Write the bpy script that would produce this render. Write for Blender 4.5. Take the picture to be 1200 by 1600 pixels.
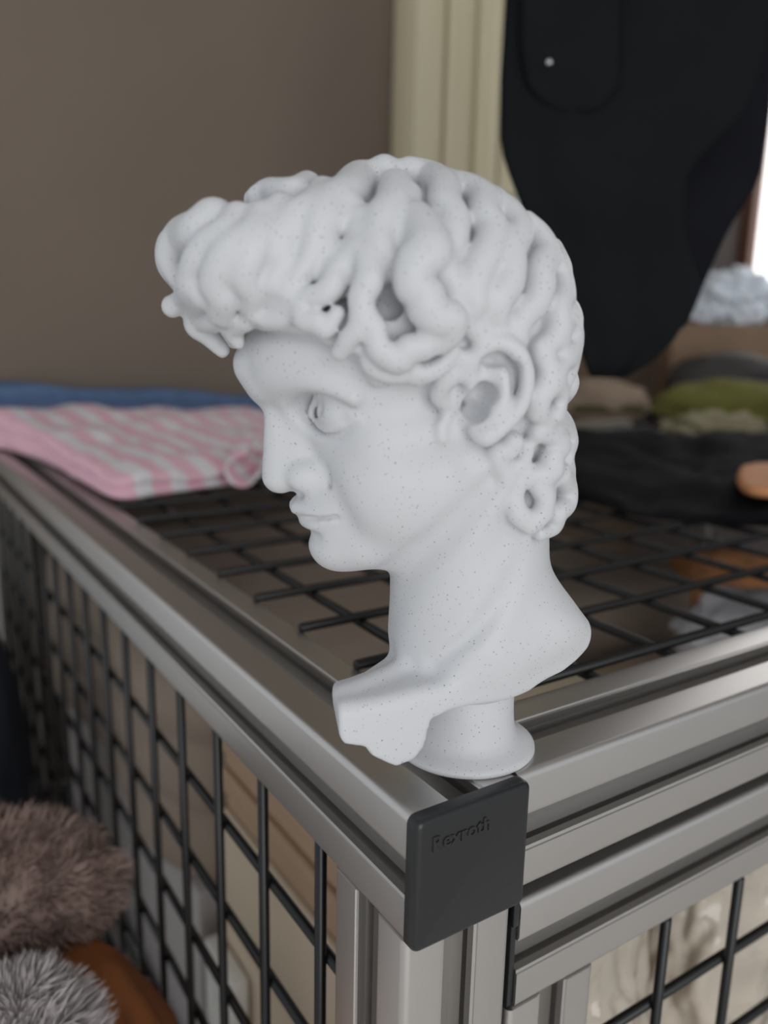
import bpy, bmesh, math, random
import numpy as np
from mathutils import Vector, Matrix, noise

for o in list(bpy.data.objects): bpy.data.objects.remove(o)
SC = bpy.context.scene
COL = SC.collection
S = 0.0015            # every length below is in units of 1.5 mm (one profile = 30 units = 45 mm)

# ---------------------------------------------------------------- camera
cam_d = bpy.data.cameras.new('camera'); cam = bpy.data.objects.new('camera', cam_d); COL.objects.link(cam)
CP = np.array([-86.4873, -120.3994, 95.6948]); YAW, PITCH, ROLL, FPX = 0.99, -0.2189, 0.0211, 1281.08
_f = np.array([math.cos(PITCH)*math.cos(YAW), math.cos(PITCH)*math.sin(YAW), math.sin(PITCH)])
_r = np.cross(_f, (0, 0, 1.)); _r /= np.linalg.norm(_r); _u = np.cross(_r, _f)
_c, _s = math.cos(ROLL), math.sin(ROLL); _r, _u = _c*_r+_s*_u, -_s*_r+_c*_u
cam.matrix_world = Matrix(((_r[0], _u[0], -_f[0], CP[0]*S), (_r[1], _u[1], -_f[1], CP[1]*S), (_r[2], _u[2], -_f[2], CP[2]*S), (0, 0, 0, 1)))
cam_d.sensor_fit = 'VERTICAL'; cam_d.sensor_height = 36; cam_d.lens = FPX/1600*36
cam_d.clip_start = 0.01; cam_d.clip_end = 60
cam_d.dof.use_dof = True; cam_d.dof.focus_distance = 0.275; cam_d.dof.aperture_fstop = 6.5
SC.camera = cam

# ---------------------------------------------------------------- world, lights, exposure
W = bpy.data.worlds.new('world'); SC.world = W; W.use_nodes = True
bg = W.node_tree.nodes['Background']; bg.inputs[0].default_value = (0.90, 0.95, 1.0, 1); bg.inputs[1].default_value = 0.58
def area(name, loc, target, sx, sy, power, col):
    l = bpy.data.lights.new(name, 'AREA'); l.shape = 'RECTANGLE'; l.size = sx*S; l.size_y = sy*S; l.energy = power; l.color = col
    o = bpy.data.objects.new(name, l); COL.objects.link(o); o.location = Vector(loc)*S
    o.rotation_euler = (Vector(target)-Vector(loc)).to_track_quat('-Z', 'Y').to_euler(); return o
area('window_light', (-330, -1150, 230), (60, 60, 20), 900, 900, 13, (1.0, 0.985, 0.965))
SC.view_settings.view_transform = 'Standard'; SC.view_settings.look = 'None'
SC.view_settings.exposure = 0.12; SC.view_settings.gamma = 1.0; SC.view_settings.use_curve_mapping = False

# ---------------------------------------------------------------- materials
def lin(c):
    return tuple((v/12.92 if v <= .04045 else ((v+.055)/1.055)**2.4) for v in (x/255 for x in c))+(1,)
class NT:
    def __init__(s, name):
        s.m = bpy.data.materials.new(name); s.m.use_nodes = True; s.t = s.m.node_tree; s.b = s.t.nodes['Principled BSDF']
    def n(s, kind, **kw):
        x = s.t.nodes.new(kind)
        for k, v in kw.items():
            if k in x.inputs: x.inputs[k].default_value = v
            else: setattr(x, k, v)
        return x
    def l(s, a, b): s.t.links.new(a, b)
    def coord(s, scale=(1, 1, 1), rot=(0, 0, 0), kind='Object'):
        c = s.n('ShaderNodeTexCoord'); m = s.n('ShaderNodeMapping'); m.inputs['Scale'].default_value = scale; m.inputs['Rotation'].default_value = rot
        s.l(c.outputs[kind], m.inputs['Vector']); return m.outputs['Vector']
    def ramp(s, fac, stops):
        r = s.n('ShaderNodeValToRGB'); e = r.color_ramp.elements
        while len(e) < len(stops): e.new(.5)
        for i, (p, c) in enumerate(stops): e[i].position = p; e[i].color = c
        s.l(fac, r.inputs['Fac']); return r.outputs['Color']
    def bump(s, h, strength=.3, dist=.001):
        b = s.n('ShaderNodeBump', Strength=strength, Distance=dist); s.l(h, b.inputs['Height']); s.l(b.outputs['Normal'], s.b.inputs['Normal'])
MATS = {}
def mat(name, col, rough=.6, metal=0., var=.12, scale=40., bump=.0, bscale=None, stretch=(1, 1, 1), **kw):
    """plain surface with a slight colour variation and fine relief"""
    if name in MATS: return MATS[name]
    N = NT(name); c = lin(col); N.b.inputs['Roughness'].default_value = rough; N.b.inputs['Metallic'].default_value = metal
    v = N.coord(stretch); t = N.n('ShaderNodeTexNoise', Scale=scale, Detail=4.); N.l(v, t.inputs['Vector'])
    a = tuple(x*(1-var) for x in c[:3])+(1,); b = tuple(min(1, x*(1+var)) for x in c[:3])+(1,)
    N.l(N.ramp(t.outputs['Fac'], [(.3, a), (.7, b)]), N.b.inputs['Base Color'])
    if bump:
        t2 = N.n('ShaderNodeTexNoise', Scale=bscale or scale*4, Detail=3.); N.l(v, t2.inputs['Vector']); N.bump(t2.outputs['Fac'], bump, .0008)
    for k, x in kw.items(): N.b.inputs[k].default_value = x
    MATS[name] = N.m; return N.m
def stripe_mat(name, ca, cb, period, rot, duty=.5, rough=.9):
    N = NT(name); N.b.inputs['Roughness'].default_value = rough
    v = N.coord((1, 1, 1), rot); w = N.n('ShaderNodeTexWave', wave_type='BANDS', bands_direction='X', Scale=.2165/(period*S), Distortion=.6, Detail=1.)
    w.inputs['Detail Scale'].default_value = .6
    N.l(v, w.inputs['Vector'])
    N.l(N.ramp(w.outputs['Fac'], [(duty-.12, lin(ca)), (duty+.12, lin(cb))]), N.b.inputs['Base Color'])
    t2 = N.n('ShaderNodeTexNoise', Scale=900., Detail=2.); N.l(v, t2.inputs['Vector']); N.bump(t2.outputs['Fac'], .25, .0006)
    return N.m
def stone_mat():
    # white filament with grey flecks, slightly translucent
    N = NT('marble_plastic'); b = N.b
    b.inputs['Roughness'].default_value = .48; b.inputs['Subsurface Weight'].default_value = .22
    b.inputs['Subsurface Radius'].default_value = (.0045, .004, .0036); b.inputs['Subsurface Scale'].default_value = .35
    b.inputs['Specular IOR Level'].default_value = .35
    v = N.coord((1, 1, 1))
    base = lin((208, 209, 212)); prev = None
    for sc, thr, sel, dark in ((760., .10, .30, .40), (430., .062, .60, .25)):
        vo = N.n('ShaderNodeTexVoronoi', feature='F1', Scale=sc); N.l(v, vo.inputs['Vector'])
        m1 = N.n('ShaderNodeMath', operation='LESS_THAN'); N.l(vo.outputs['Distance'], m1.inputs[0]); m1.inputs[1].default_value = thr*1.6
        sp = N.n('ShaderNodeSeparateColor'); N.l(vo.outputs['Color'], sp.inputs[0])
        m2 = N.n('ShaderNodeMath', operation='GREATER_THAN'); N.l(sp.outputs[0], m2.inputs[0]); m2.inputs[1].default_value = sel
        m3 = N.n('ShaderNodeMath', operation='MULTIPLY'); N.l(m1.outputs[0], m3.inputs[0]); N.l(m2.outputs[0], m3.inputs[1])
        m4 = N.n('ShaderNodeMath', operation='MULTIPLY'); N.l(m3.outputs[0], m4.inputs[0]); N.l(sp.outputs[1], m4.inputs[1])
        mx = N.n('ShaderNodeMix', data_type='RGBA'); N.l(m4.outputs[0], mx.inputs[0])
        if prev is None: mx.inputs[6].default_value = base
        else: N.l(prev, mx.inputs[6])
        mx.inputs[7].default_value = (dark*.45, dark*.46, dark*.5, 1); prev = mx.outputs[2]
    N.l(prev, b.inputs['Base Color'])
    t2 = N.n('ShaderNodeTexNoise', Scale=260., Detail=3.); N.l(v, t2.inputs['Vector']); N.bump(t2.outputs['Fac'], .12, .0006)
    return N.m
ALU = mat('anodised_aluminium', (206, 203, 200), .4, 1., .03, 8., .04, 900., (1, 1, 1))
BLACKP = mat('black_plastic', (31, 32, 34), .32, 0., .06, 60., .10, 1600.)
WIRE = mat('black_coated_wire', (11, 11, 13), .33, 0., .1, 60.)
PLA = stone_mat()

# ---------------------------------------------------------------- mesh helpers
def link(name, me, m=None, parent=None, loc=(0, 0, 0), rz=0., smooth=True):
    o = bpy.data.objects.new(name, me); COL.objects.link(o); o.parent = parent
    o.location = Vector(loc)*S; o.rotation_euler[2] = rz
    if m is not None and not me.materials: me.materials.append(m)
    return o
def me_from(name, V, F, smooth=True):
    me = bpy.data.meshes.new(name); me.from_pydata([tuple(float(c)*S for c in v) for v in V], [], [tuple(int(i) for i in f) for f in F])
    me.validate(); 
    if smooth: me.polygons.foreach_set('use_smooth', [True]*len(me.polygons))
    me.update(); return me
def build(name, V, F, m, parent=None, loc=(0, 0, 0), smooth=True):
    return link(name, me_from(name, V, F, smooth), m, parent, loc)
def autosmooth(o, deg=35):
    me = o.data; bm = bmesh.new(); bm.from_mesh(me)
    for e in bm.edges:
        if len(e.link_faces) == 2 and e.calc_face_angle(0) > math.radians(deg): e.smooth = False
    bm.to_mesh(me); bm.free(); return o
def empty(name, loc=(0, 0, 0)):
    o = bpy.data.objects.new(name, None); COL.objects.link(o); o.location = Vector(loc)*S; o.empty_display_size = .02; return o
def tag(o, label, cat, group=None, kind=None):
    o['label'] = label; o['category'] = cat
    if group: o['group'] = group
    if kind: o['kind'] = kind
    return o
def boxmesh(name, a, b, bev=0., seg=2):
    bm = bmesh.new(); bmesh.ops.create_cube(bm, size=1)
    for v in bm.verts:
        v.co = Vector([((a[i]+b[i])/2+v.co[i]*(b[i]-a[i]))*S for i in range(3)])
    if bev: bmesh.ops.bevel(bm, geom=bm.edges[:], offset=bev*S, segments=seg, profile=.5, affect='EDGES')
    me = bpy.data.meshes.new(name); bm.to_mesh(me); bm.free()
    me.polygons.foreach_set('use_smooth', [True]*len(me.polygons)); return me
def box(name, a, b, m, parent=None, bev=0., seg=2):
    o = link(name, boxmesh(name, a, b, bev, seg), m, parent); return autosmooth(o, 40)
def struct(o): o['kind'] = 'structure'; return o
def nz(x, y, z, s=1.): return noise.noise(Vector((x*s, y*s, z*s)))
# ---------------------------------------------------------------- room
def room():
    wm = mat('taupe_wall', (122, 109, 97), .85, 0., .05, 3., .15, 500.)
    struct(box('floor', (-1400, -1400, -340), (1400, 900, -330), mat('pale_floor_tile', (232, 229, 225), .45, 0., .05, 6., .1, 200.)))
    struct(box('ceiling', (-1400, -1400, 1300), (1400, 900, 1320), mat('white_ceiling', (226, 224, 220), .9)))
    struct(box('wall_back', (-190, 640, -330), (630, 660, 1300), wm))
    struct(box('wall_recess', (610, 660, -330), (630, 820, 1300), wm))
    wr = mat('brown_wall', (118, 100, 84), .85, 0., .05, 3., .15, 500.); wg = mat('grey_wall', (140, 133, 132), .85, 0., .05, 3., .15, 500.)
    struct(box('wall_far', (630, 800, -330), (1070, 820, 1300), wr))
    # wall with the window, right of the cage: four pieces around the opening
    y0, y1, z0, z1 = 200, 644, 157, 620
    bm_v, bm_f = [], []
    def addbox(a, b):
        k = len(bm_v)
        for i in (0, 1):
            for j in (0, 1):
                for l in (0, 1): bm_v.append(((a, b)[i][0], (a, b)[j][1], (a, b)[l][2]))
        for q in ((0, 1, 3, 2), (4, 6, 7, 5), (0, 4, 5, 1), (2, 3, 7, 6), (0, 2, 6, 4), (1, 5, 7, 3)): bm_f.append(tuple(k+i for i in q))
    addbox((1050, -600, -330), (1070, 799.9, z0)); addbox((1050, -600, z1), (1070, 799.9, 1300)); addbox((1050, -600, z0), (1070, y0, z1)); addbox((1050, y1, z0), (1070, 799.9, z1))
    struct(build('wall_right', bm_v, bm_f, wg, smooth=False))
    fr = mat('brown_window_wood', (98, 66, 54), .5, 0., .2, 30., stretch=(1, 1, .1))
    w = struct(box('window_1', (1040, y1-4, z0-12), (1066, y1+16, z1+12), fr, None, 1.5))
    box('window_frame', (1040, y0-14, z0-12), (1066, y0+6, z1+12), fr, w, 1.5)
    box('window_frame', (1040, y0, z1-6), (1066, y1, z1+12), fr, w, 1.5)
    box('window_sill', (1030, y0-10, z0-16), (1066, y1+12, z0-4), fr, w, 1.5)
    g = NT('bright_daylight_pane'); g.b.inputs['Emission Color'].default_value = (1, 1, 1, 1); g.b.inputs['Emission Strength'].default_value = 1.8; g.b.inputs['Roughness'].default_value = .2
    box('window_pane', (1058, y0+4, z0-2), (1061, y1-2, z1), g.m, w)
room()

# ---------------------------------------------------------------- the cage of slotted aluminium profiles
def profile_section():
    side = [(-5.1, 15), (-4.95, 14.65), (-4.15, 14.55), (-4.15, 12.6), (-8.2, 12.6), (-8.2, 9.7), (-5.2, 9.7), (-5.2, 5.4), (5.2, 5.4), (5.2, 9.7), (8.2, 9.7), (8.2, 12.6), (4.15, 12.6), (4.15, 14.55), (4.95, 14.65), (5.1, 15)]
    r = 1.8; arc = [(15-r+r*math.sin(a), 15-r+r*math.cos(a)) for a in [i*math.pi/2/5 for i in range(6)]]
    out = []
    for k in range(4):
        c, s = math.cos(-k*math.pi/2), math.sin(-k*math.pi/2)
        for x, y in side+arc: out.append((c*x-s*y, s*x+c*y))
    return out
SEC = profile_section()
def rail(name, axis, a, b, c1, c2, parent, m=ALU, label=None):
    """profile along axis from a to b; c1, c2 are the centre on the other two axes in xyz order"""
    n = len(SEC); V = []
    for t in (a, b):
        for p, q in SEC:
            V.append({'x': (t, c1+p, c2+q), 'y': (c1+p, t, c2+q), 'z': (c1+p, c2+q, t)}[axis])
    F = [(i, (i+1) % n, n+(i+1) % n, n+i) for i in range(n)]+[tuple(range(n-1, -1, -1)), tuple(range(n, 2*n))]
    o = build(name, V, F, m, parent)
    bm = bmesh.new(); bm.from_mesh(o.data); bmesh.ops.recalc_face_normals(bm, faces=bm.faces[:])
    for e in bm.edges:
        if len(e.link_faces) == 2 and e.calc_face_angle(0) > math.radians(26): e.smooth = False
    bm.to_mesh(o.data); bm.free()
    if label: o['label'] = label
    return o
def wire_mesh(name, axis, L, r=1.6, n=10):
    V = []; F = []
    rings = [(0, r*.75), (.35, r), (L-.35, r), (L, r*.75)]
    for t, q in rings:
        for i in range(n):
            a = 2*math.pi*i/n; c, s = q*math.cos(a), q*math.sin(a)
            V.append({'x': (t, c, s), 'y': (s, t, c), 'z': (c, s, t)}[axis])
    for k in range(3):
        for i in range(n): F.append((k*n+i, k*n+(i+1) % n, (k+1)*n+(i+1) % n, (k+1)*n+i))
    F += [tuple(range(n-1, -1, -1)), tuple(range(3*n, 4*n))]
    return me_from(name, V, F)
PX, PY, PZ, DEP, WID, BOT = 34.7, 34.7, 34.3, 610, 930, -330
def cage():
    C0 = empty('cage', (15, 15, BOT))
    tag(C0, 'cage of slotted silver aluminium profiles with black wire mesh, carrying the white bust', 'cage')
    base = Vector((15, 15, BOT))
    def fix(o):      # children are built in world units; shift to the cage's own origin
        o.location = o.location-base*S; return o
    P = C0
    fix(rail('top_rail', 'y', 0, DEP, 15, -15, P, label='silver slotted rail running back along the left side'))
    fix(rail('top_rail', 'x', 30, WID, 15, -15, P, label='silver slotted rail along the front, right of the cap'))
    fix(rail('top_rail', 'x', 30, WID, DEP-15, -15, P))
    fix(rail('top_rail', 'y', 0, DEP, WID+15, -15, P))
    for x, y in ((15, 15), (15, DEP-15), (WID+15, 15), (WID+15, DEP-15)):
        fix(rail('corner_post', 'z', BOT, -30.02, x, y, P))
    fix(rail('bottom_rail', 'y', 30, DEP-30, 15, BOT+15, P)); fix(rail('bottom_rail', 'x', 30, WID, 15, BOT+15, P)); fix(rail('bottom_rail', 'x', 30, WID, DEP-15, BOT+15, P))
    # black end cap with raised lettering
    me = boxmesh('end_cap', (-.4, -3.6, -30.4), (30.4, -.02, .4), 0)
    bm = bmesh.new(); bm.from_mesh(me)
    ed = [e for e in bm.edges if abs(e.verts[0].co.y-e.verts[1].co.y) > 1e-5]
    bmesh.ops.bevel(bm, geom=ed, offset=1.9*S, segments=4, profile=.5, affect='EDGES')
    ed = [e for e in bm.edges if e.verts[0].co.y < -3*S and e.verts[1].co.y < -3*S and len(e.link_faces) == 2 and e.calc_face_angle(0) > .5]
    bmesh.ops.bevel(bm, geom=ed, offset=1.5*S, segments=4, profile=.5, affect='EDGES')
    bm.to_mesh(me); bm.free(); me.polygons.foreach_set('use_smooth', [True]*len(me.polygons))
    cap = fix(autosmooth(link('end_cap', me, BLACKP, P), 40)); cap['label'] = 'square black plastic end cap with raised lettering'
    cu = bpy.data.curves.new('lettering', 'FONT'); cu.body = 'Rexroth'; cu.size = 4.6*S; cu.extrude = .22*S; cu.bevel_depth = .05*S; cu.offset = .05*S
    to = bpy.data.objects.new('tmp', cu); COL.objects.link(to)
    bpy.context.view_layer.update(); dg = bpy.context.evaluated_depsgraph_get()
    tm = bpy.data.meshes.new_from_object(to.evaluated_get(dg)); bpy.data.objects.remove(to)
    xs = [v.co.x for v in tm.vertices]; k = 15.2*S/(max(xs)-min(xs))
    for v in tm.vertices: v.co.x = (v.co.x-min(xs))*k; v.co.y *= k
    lt = link('lettering', tm, BLACKP, cap, (3.6, -3.62, -7.2)); lt.rotation_euler = (math.radians(90), 0, 0); lt['label'] = 'raised black letters on the black cap'
    # mesh panels: each wire its own piece
    def panel(name, label, runs):
        first = None
        for axis, L, places in runs:
            me = wire_mesh('wire', axis, L); me.materials.append(WIRE)
            for p in places:
                if first is None:
                    first = fix(link(name, me, None, P, p)); first['label'] = label; org = Vector(p)
                else: link('wire', me, None, first, Vector(p)-org)
        return first
    # top: lies on the rails, stubs resting on their inner edge
    ys = [33.4+PY*i for i in range(17)]; xs = [52.3+PX*i for i in range(26)]
    xs = [x for x in xs if x < WID-4]; ys = [y for y in ys if y < DEP-28]
    panel('top_mesh', 'black wire mesh lying on the cage top', [('x', WID-26, [(28.4, y, 1.2) for y in ys]), ('y', DEP-57, [(x, 28.6, -1.6) for x in xs])])
    # left side: uprights outside, cross wires behind them
    ysd = [41.2+PY*i for i in range(17)]; zsd = [-31.8-PZ*i for i in range(9)]
    panel('side_mesh', 'black wire mesh on the left side of the cage', [('z', -BOT-32, [(2.6, y, BOT+2) for y in ysd if y < DEP-30]), ('y', DEP-59, [(5.4, 30, z) for z in zsd])])
    # door: frame of the same profile and its own mesh, hung in the front
    xs0, zt = 36.4, -37.3
    fix(rail('door_rail', 'x', xs0, WID-7, 18.4, zt-15, P, label='upper silver rail of the front door frame'))
    fix(rail('door_rail', 'x', xs0, WID-7, 18.4, BOT+52, P))
    fix(rail('door_post', 'z', BOT+67.1, zt-30.1, xs0+13, 18.4, P)); fix(rail('door_post', 'z', BOT+67.1, zt-30.1, WID-22, 18.4, P))
    fix(box('door_end_piece', (xs0-2.0, 4.2, zt-29.6), (xs0-.1, 33, zt-.4), BLACKP, P, .6))  # thin black pieces at the left end of the upper door rail
    fix(box('door_end_piece', (xs0-2.6, 3.0, -43), (xs0-.8, 4.4, -35), BLACKP, P, .3))
    xsd = [96.6+PX*i for i in range(24)]; zf = [-99.5-PZ*i for i in range(5)]
    panel('door_mesh', 'black wire mesh of the front door', [('z', -BOT-52-70, [(x, 5.6, BOT+54) for x in xsd if x < WID-40]), ('x', WID-100, [(xs0+26, 8.6, z) for z in zf])])
    # inner floor tray
    t = fix(box('floor_tray', (31, 31, BOT+.2), (WID-1, DEP-31, BOT+8), mat('pale_grey_tray', (172, 168, 166), .5, 0., .04, 8.), P, 2))
    return C0
CAGE = cage()
# ---------------------------------------------------------------- sculpting toolkit (signed distance field -> mesh)
class Field:
    def __init__(s, lo, hi, h):
        s.h = h; s.lo = np.array(lo, float)
        s.n = [int((hi[i]-lo[i])/h)+1 for i in range(3)]
        s.ax = [np.float32(lo[i]) + np.arange(s.n[i], dtype=np.float32)*np.float32(h) for i in range(3)]
        s.D = np.full(s.n, 9.0, np.float32)
    def box(s, lo, hi, m):
        sl = []
        for i in range(3):
            a = max(0, int((lo[i]-m-s.lo[i])/s.h)); b = min(s.n[i], int((hi[i]+m-s.lo[i])/s.h)+2)
            if b <= a: return None
            sl.append(slice(a, b))
        return tuple(sl)
    def grid(s, sl):
        return (s.ax[0][sl[0]][:, None, None], s.ax[1][sl[1]][None, :, None], s.ax[2][sl[2]][None, None, :])
    def merge(s, sl, d, k, sub=False):
        a = s.D[sl]
        if sub: d = -d
        if k > 0:
            h = np.maximum(k-np.abs(a-d), 0)/k
            e = h*h*k*0.25
        else: e = 0
        s.D[sl] = (np.maximum(a, d)+e) if sub else (np.minimum(a, d)-e)
    def ell(s, c, r, k=2., ry=0., rz=0., sub=False):
        R = max(r); sl = s.box([v-R for v in c], [v+R for v in c], k+2)
        if sl is None: return
        x, y, z = s.grid(sl); x, y, z = x-c[0], y-c[1], z-c[2]
        if rz:
            ca, sa = math.cos(rz), math.sin(rz); x, y = ca*x+sa*y, -sa*x+ca*y
        if ry:     # positive: the +x end dips
            ca, sa = math.cos(ry), math.sin(ry); x, z = ca*x-sa*z, sa*x+ca*z
        k0 = np.sqrt((x/r[0])**2+(y/r[1])**2+(z/r[2])**2)
        k1 = np.sqrt((x/r[0]**2)**2+(y/r[1]**2)**2+(z/r[2]**2)**2)+1e-6
        s.merge(sl, k0*(k0-1)/k1, k, sub)
    def cone(s, a, b, ra, rb, k=2., sub=False):
        a, b = np.array(a, float), np.array(b, float); R = max(ra, rb)
        sl = s.box(np.minimum(a, b)-R, np.maximum(a, b)+R, k+2)
        if sl is None: return
        x, y, z = s.grid(sl); d = b-a; L = max(d@d, 1e-6)
        t = np.clip(((x-a[0])*d[0]+(y-a[1])*d[1]+(z-a[2])*d[2])/L, 0, 1)
        q = np.sqrt((x-a[0]-t*d[0])**2+(y-a[1]-t*d[1])**2+(z-a[2]-t*d[2])**2)
        s.merge(sl, q-(ra+(rb-ra)*t), k, sub)
    def tube(s, pts, rad, k=1., sub=False, n=5):
        # one smooth tube along a Catmull-Rom curve through pts, radii interpolated
        pts = np.array(pts, float); rad = np.interp(np.linspace(0, 1, len(pts)), np.linspace(0, 1, len(rad)), rad)
        P = np.vstack([2*pts[0]-pts[1], pts, 2*pts[-1]-pts[-2]]); out = []; rr = []
        for i in range(len(pts)-1):
            p0, p1, p2, p3 = P[i:i+4]
            for j in range(n):
                t = j/n
                out.append(.5*((2*p1)+(p2-p0)*t+(2*p0-5*p1+4*p2-p3)*t*t+(3*p1-p0-3*p2+p3)*t**3)); rr.append(rad[i]+(rad[i+1]-rad[i])*t)
        out.append(pts[-1]); rr.append(rad[-1]); out = np.array(out); rr = np.array(rr); R = rr.max()
        sl = s.box(out.min(0)-R, out.max(0)+R, k+1.5)
        if sl is None: return
        x, y, z = s.grid(sl); best = None
        for i in range(len(out)-1):
            a, b = out[i], out[i+1]; d = b-a; L = max(d@d, 1e-6)
            t = np.clip(((x-a[0])*d[0]+(y-a[1])*d[1]+(z-a[2])*d[2])/L, 0, 1)
            q = np.sqrt((x-a[0]-t*d[0])**2+(y-a[1]-t*d[1])**2+(z-a[2]-t*d[2])**2)-(rr[i]+(rr[i+1]-rr[i])*t)
            best = q if best is None else np.minimum(best, q)
        s.merge(sl, best, k, sub)
    def mesh(s):
        # naive surface nets
        D = s.D; S = D < 0
        nx, ny, nz = s.n; c = np.zeros((nx-1, ny-1, nz-1), np.int8)
        cs = [(i, j, k) for i in (0, 1) for j in (0, 1) for k in (0, 1)]
        for i, j, k in cs: c += S[i:nx-1+i, j:ny-1+j, k:nz-1+k]
        act = (c > 0) & (c < 8); I = np.argwhere(act)
        idx = np.full(act.shape, -1, np.int32); idx[act] = np.arange(len(I))
        V = np.zeros((len(I), 3)); W = np.zeros(len(I))
        val = {q: D[I[:, 0]+q[0], I[:, 1]+q[1], I[:, 2]+q[2]] for q in cs}
        for a in cs:
            for ax in range(3):
                if a[ax]: continue
                b = list(a); b[ax] = 1; b = tuple(b)
                va, vb = val[a], val[b]; m = (va < 0) != (vb < 0)
                t = va[m]/(va[m]-vb[m]); p = np.tile(np.array(a, float), (m.sum(), 1)); p[:, ax] = t
                V[m] += p; W[m] += 1
        V = (I+V/W[:, None])*s.h+s.lo
        Fs = []
        for ax in range(3):
            o1, o2 = (ax+1) % 3, (ax+2) % 3
            sl0 = [slice(1, n-1) for n in s.n]; sl1 = list(sl0); sl0[ax] = slice(0, s.n[ax]-1); sl1[ax] = slice(1, s.n[ax])
            A, B = S[tuple(sl0)], S[tuple(sl1)]
            for flip, m in ((False, A & ~B), (True, ~A & B)):
                e = np.argwhere(m)
                off = np.array([1, 1, 1]); off[ax] = 0; e = e+off
                q = []
                for d1, d2 in ((-1, -1), (0, -1), (0, 0), (-1, 0)):
                    f = e.copy(); f[:, o1] += d1; f[:, o2] += d2; q.append(idx[f[:, 0], f[:, 1], f[:, 2]])
                q = np.stack(q, 1)
                if flip: q = q[:, ::-1]
                Fs.append(q)
        Fs = np.vstack(Fs); Fs = Fs[(Fs >= 0).all(1)]
        return V, Fs

def base_head(G):
    """skull, face masses and neck"""
    T = 0.30
    G.ell((19, 0, 96), (31, 23, 23), 3, ry=T)
    G.ell((20.5, 0, 73), (16.5, 18.5, 26), 5, ry=T*.9)
    G.cone((2, 0, 72), (0, 0, 30), 17, 18.3, 6)
    G.ell((30.5, 0, 93), (20.0, 18.5, 9), 4, ry=T*.8)           # forehead
    for s in (-1, 1):
        G.cone((7, s*15.5, 69), (26, s*5.5, 52.5), 5.2, 5.4, 6)     # jaw
        G.ell((22, s*12.5, 67), (9, 6, 10), 6)             # cheek
        G.cone((10, s*18.0, 77), (25, s*15.0, 75), 3.5, 3.5, 5)     # cheekbone
    G.cone((26, 0, 52.5), (12, 0, 54), 6.5, 8, 6)              # floor of the mouth
    G.ell((31.3, 0, 50.6), (5.8, 6.6, 6), 4)                # chin
    G.ell((31.6, 0, 60), (7.5, 9.6, 8), 4)                  # muzzle
def face(G):
    # brow ridge, nose, eyes, lips
    G.tube([(46.0, 0, 84.5), (47.6, 0, 88)], [4.0, 4.6], 3)
    for s in (-1, 1):
        G.tube([(45.8, s*3.5, 84.6), (43.0, s*9, 86.8), (37.5, s*15, 86.6), (31, s*18.6, 83.4)], [3.1, 3.1, 2.5, 1.5], 2.5)
        G.ell((36.6, s*11.6, 79.4), (6.6, 8.2, 4.4), 2.5, sub=True)     # socket
    G.tube([(45.2, 0, 84), (43.8, 0, 79), (43.6, 0, 71), (43.1, 0, 65.4)], [3.0, 2.5, 2.9, 3.8], 2.2)
    G.cone((40.2, 0, 79), (38.6, 0, 67.5), 3.2, 5.0, 3)
    for s in (-1, 1):
        G.ell((37.6, s*4.9, 65.8), (4.3, 2.6, 3.3), 1.8)
        G.ell((40.0, s*2.7, 61.8), (2.2, 1.3, 1.0), .8, sub=True)
    for s in (-1, 1):
        G.ell((31.6, s*10.2, 79.8), (5.0, 5.6, 4.4), .8)                   # eyeball
        G.tube([(37.4, s*5.2, 79.0), (36.3, s*7.4, 81.9), (35.6, s*10.6, 83.0), (34.0, s*13.4, 82.4), (31.2, s*16.0, 80.2), (29.4, s*17.4, 79.0)], [.7, .9, 1.0, 1.0, .8, .5], .7)
        G.tube([(37.2, s*5.5, 78.5), (36.0, s*8, 77.0), (35.0, s*11, 76.4), (33.2, s*14, 77.0), (30.8, s*16.4, 78.8)], [.6, .75, .75, .7, .5], .9)
        G.tube([(38.2, s*7.2, 84.6), (36.0, s*11.6, 85.2), (32.0, s*15.8, 83.4)], [.5, .6, .5], 1.0, sub=True)
        G.ell((36.1, s*11.4, 80.2), (1.0, 1.3, 1.1), .5, sub=True)
        G.tube([(37.4, s*8.2, 69.0), (33.9, s*8.6, 67.4), (33.4, s*8.3, 64.6)], [.6, .8, .6], 1.2, sub=True)
    # lips
    G.tube([(33.2, -9.2, 58.9), (37.2, -5.0, 59.0), (39.2, -1.4, 58.7), (38.9, 0, 58.3), (39.2, 1.4, 58.7), (37.2, 5.0, 59.0), (33.2, 9.2, 58.9)], [.6, 1.5, 1.9, 1.7, 1.9, 1.5, .6], 1.2)
    G.tube([(33.0, -8.4, 57.6), (36.0, -4.6, 55.6), (37.2, 0, 55.2), (36.0, 4.6, 55.6), (33.0, 8.4, 57.6)], [.6, 1.7, 2.0, 1.7, .6], 1.2)
    G.tube([(32.6, -9.6, 58.4), (37.6, -5, 57.3), (40.4, 0, 56.8), (37.6, 5, 57.3), (32.6, 9.6, 58.4)], [.6, .5, .5, .5, .6], .5, sub=True)
    G.tube([(36.6, -5, 52.9), (38.2, 0, 52.6), (36.6, 5, 52.9)], [1.0, 1.5, 1.0], 2, sub=True)
    G.tube([(41.1, 0, 61.3), (41.2, 0, 59.8)], [.7, .7], 1.2, sub=True)
def hair_mass(G):
    G.ell((19, 0, 99), (35.5, 28, 24.8), 3, ry=.22)
    G.ell((49, 0, 107), (14, 21.5, 11.2), 5, ry=.3)
    G.ell((37, 0, 111), (14, 20, 10.5), 5)
    G.ell((-1, 0, 88), (16, 24, 25), 5)
    G.ell((-7.5, 0, 66), (9.5, 18.5, 17.5), 5)
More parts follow.
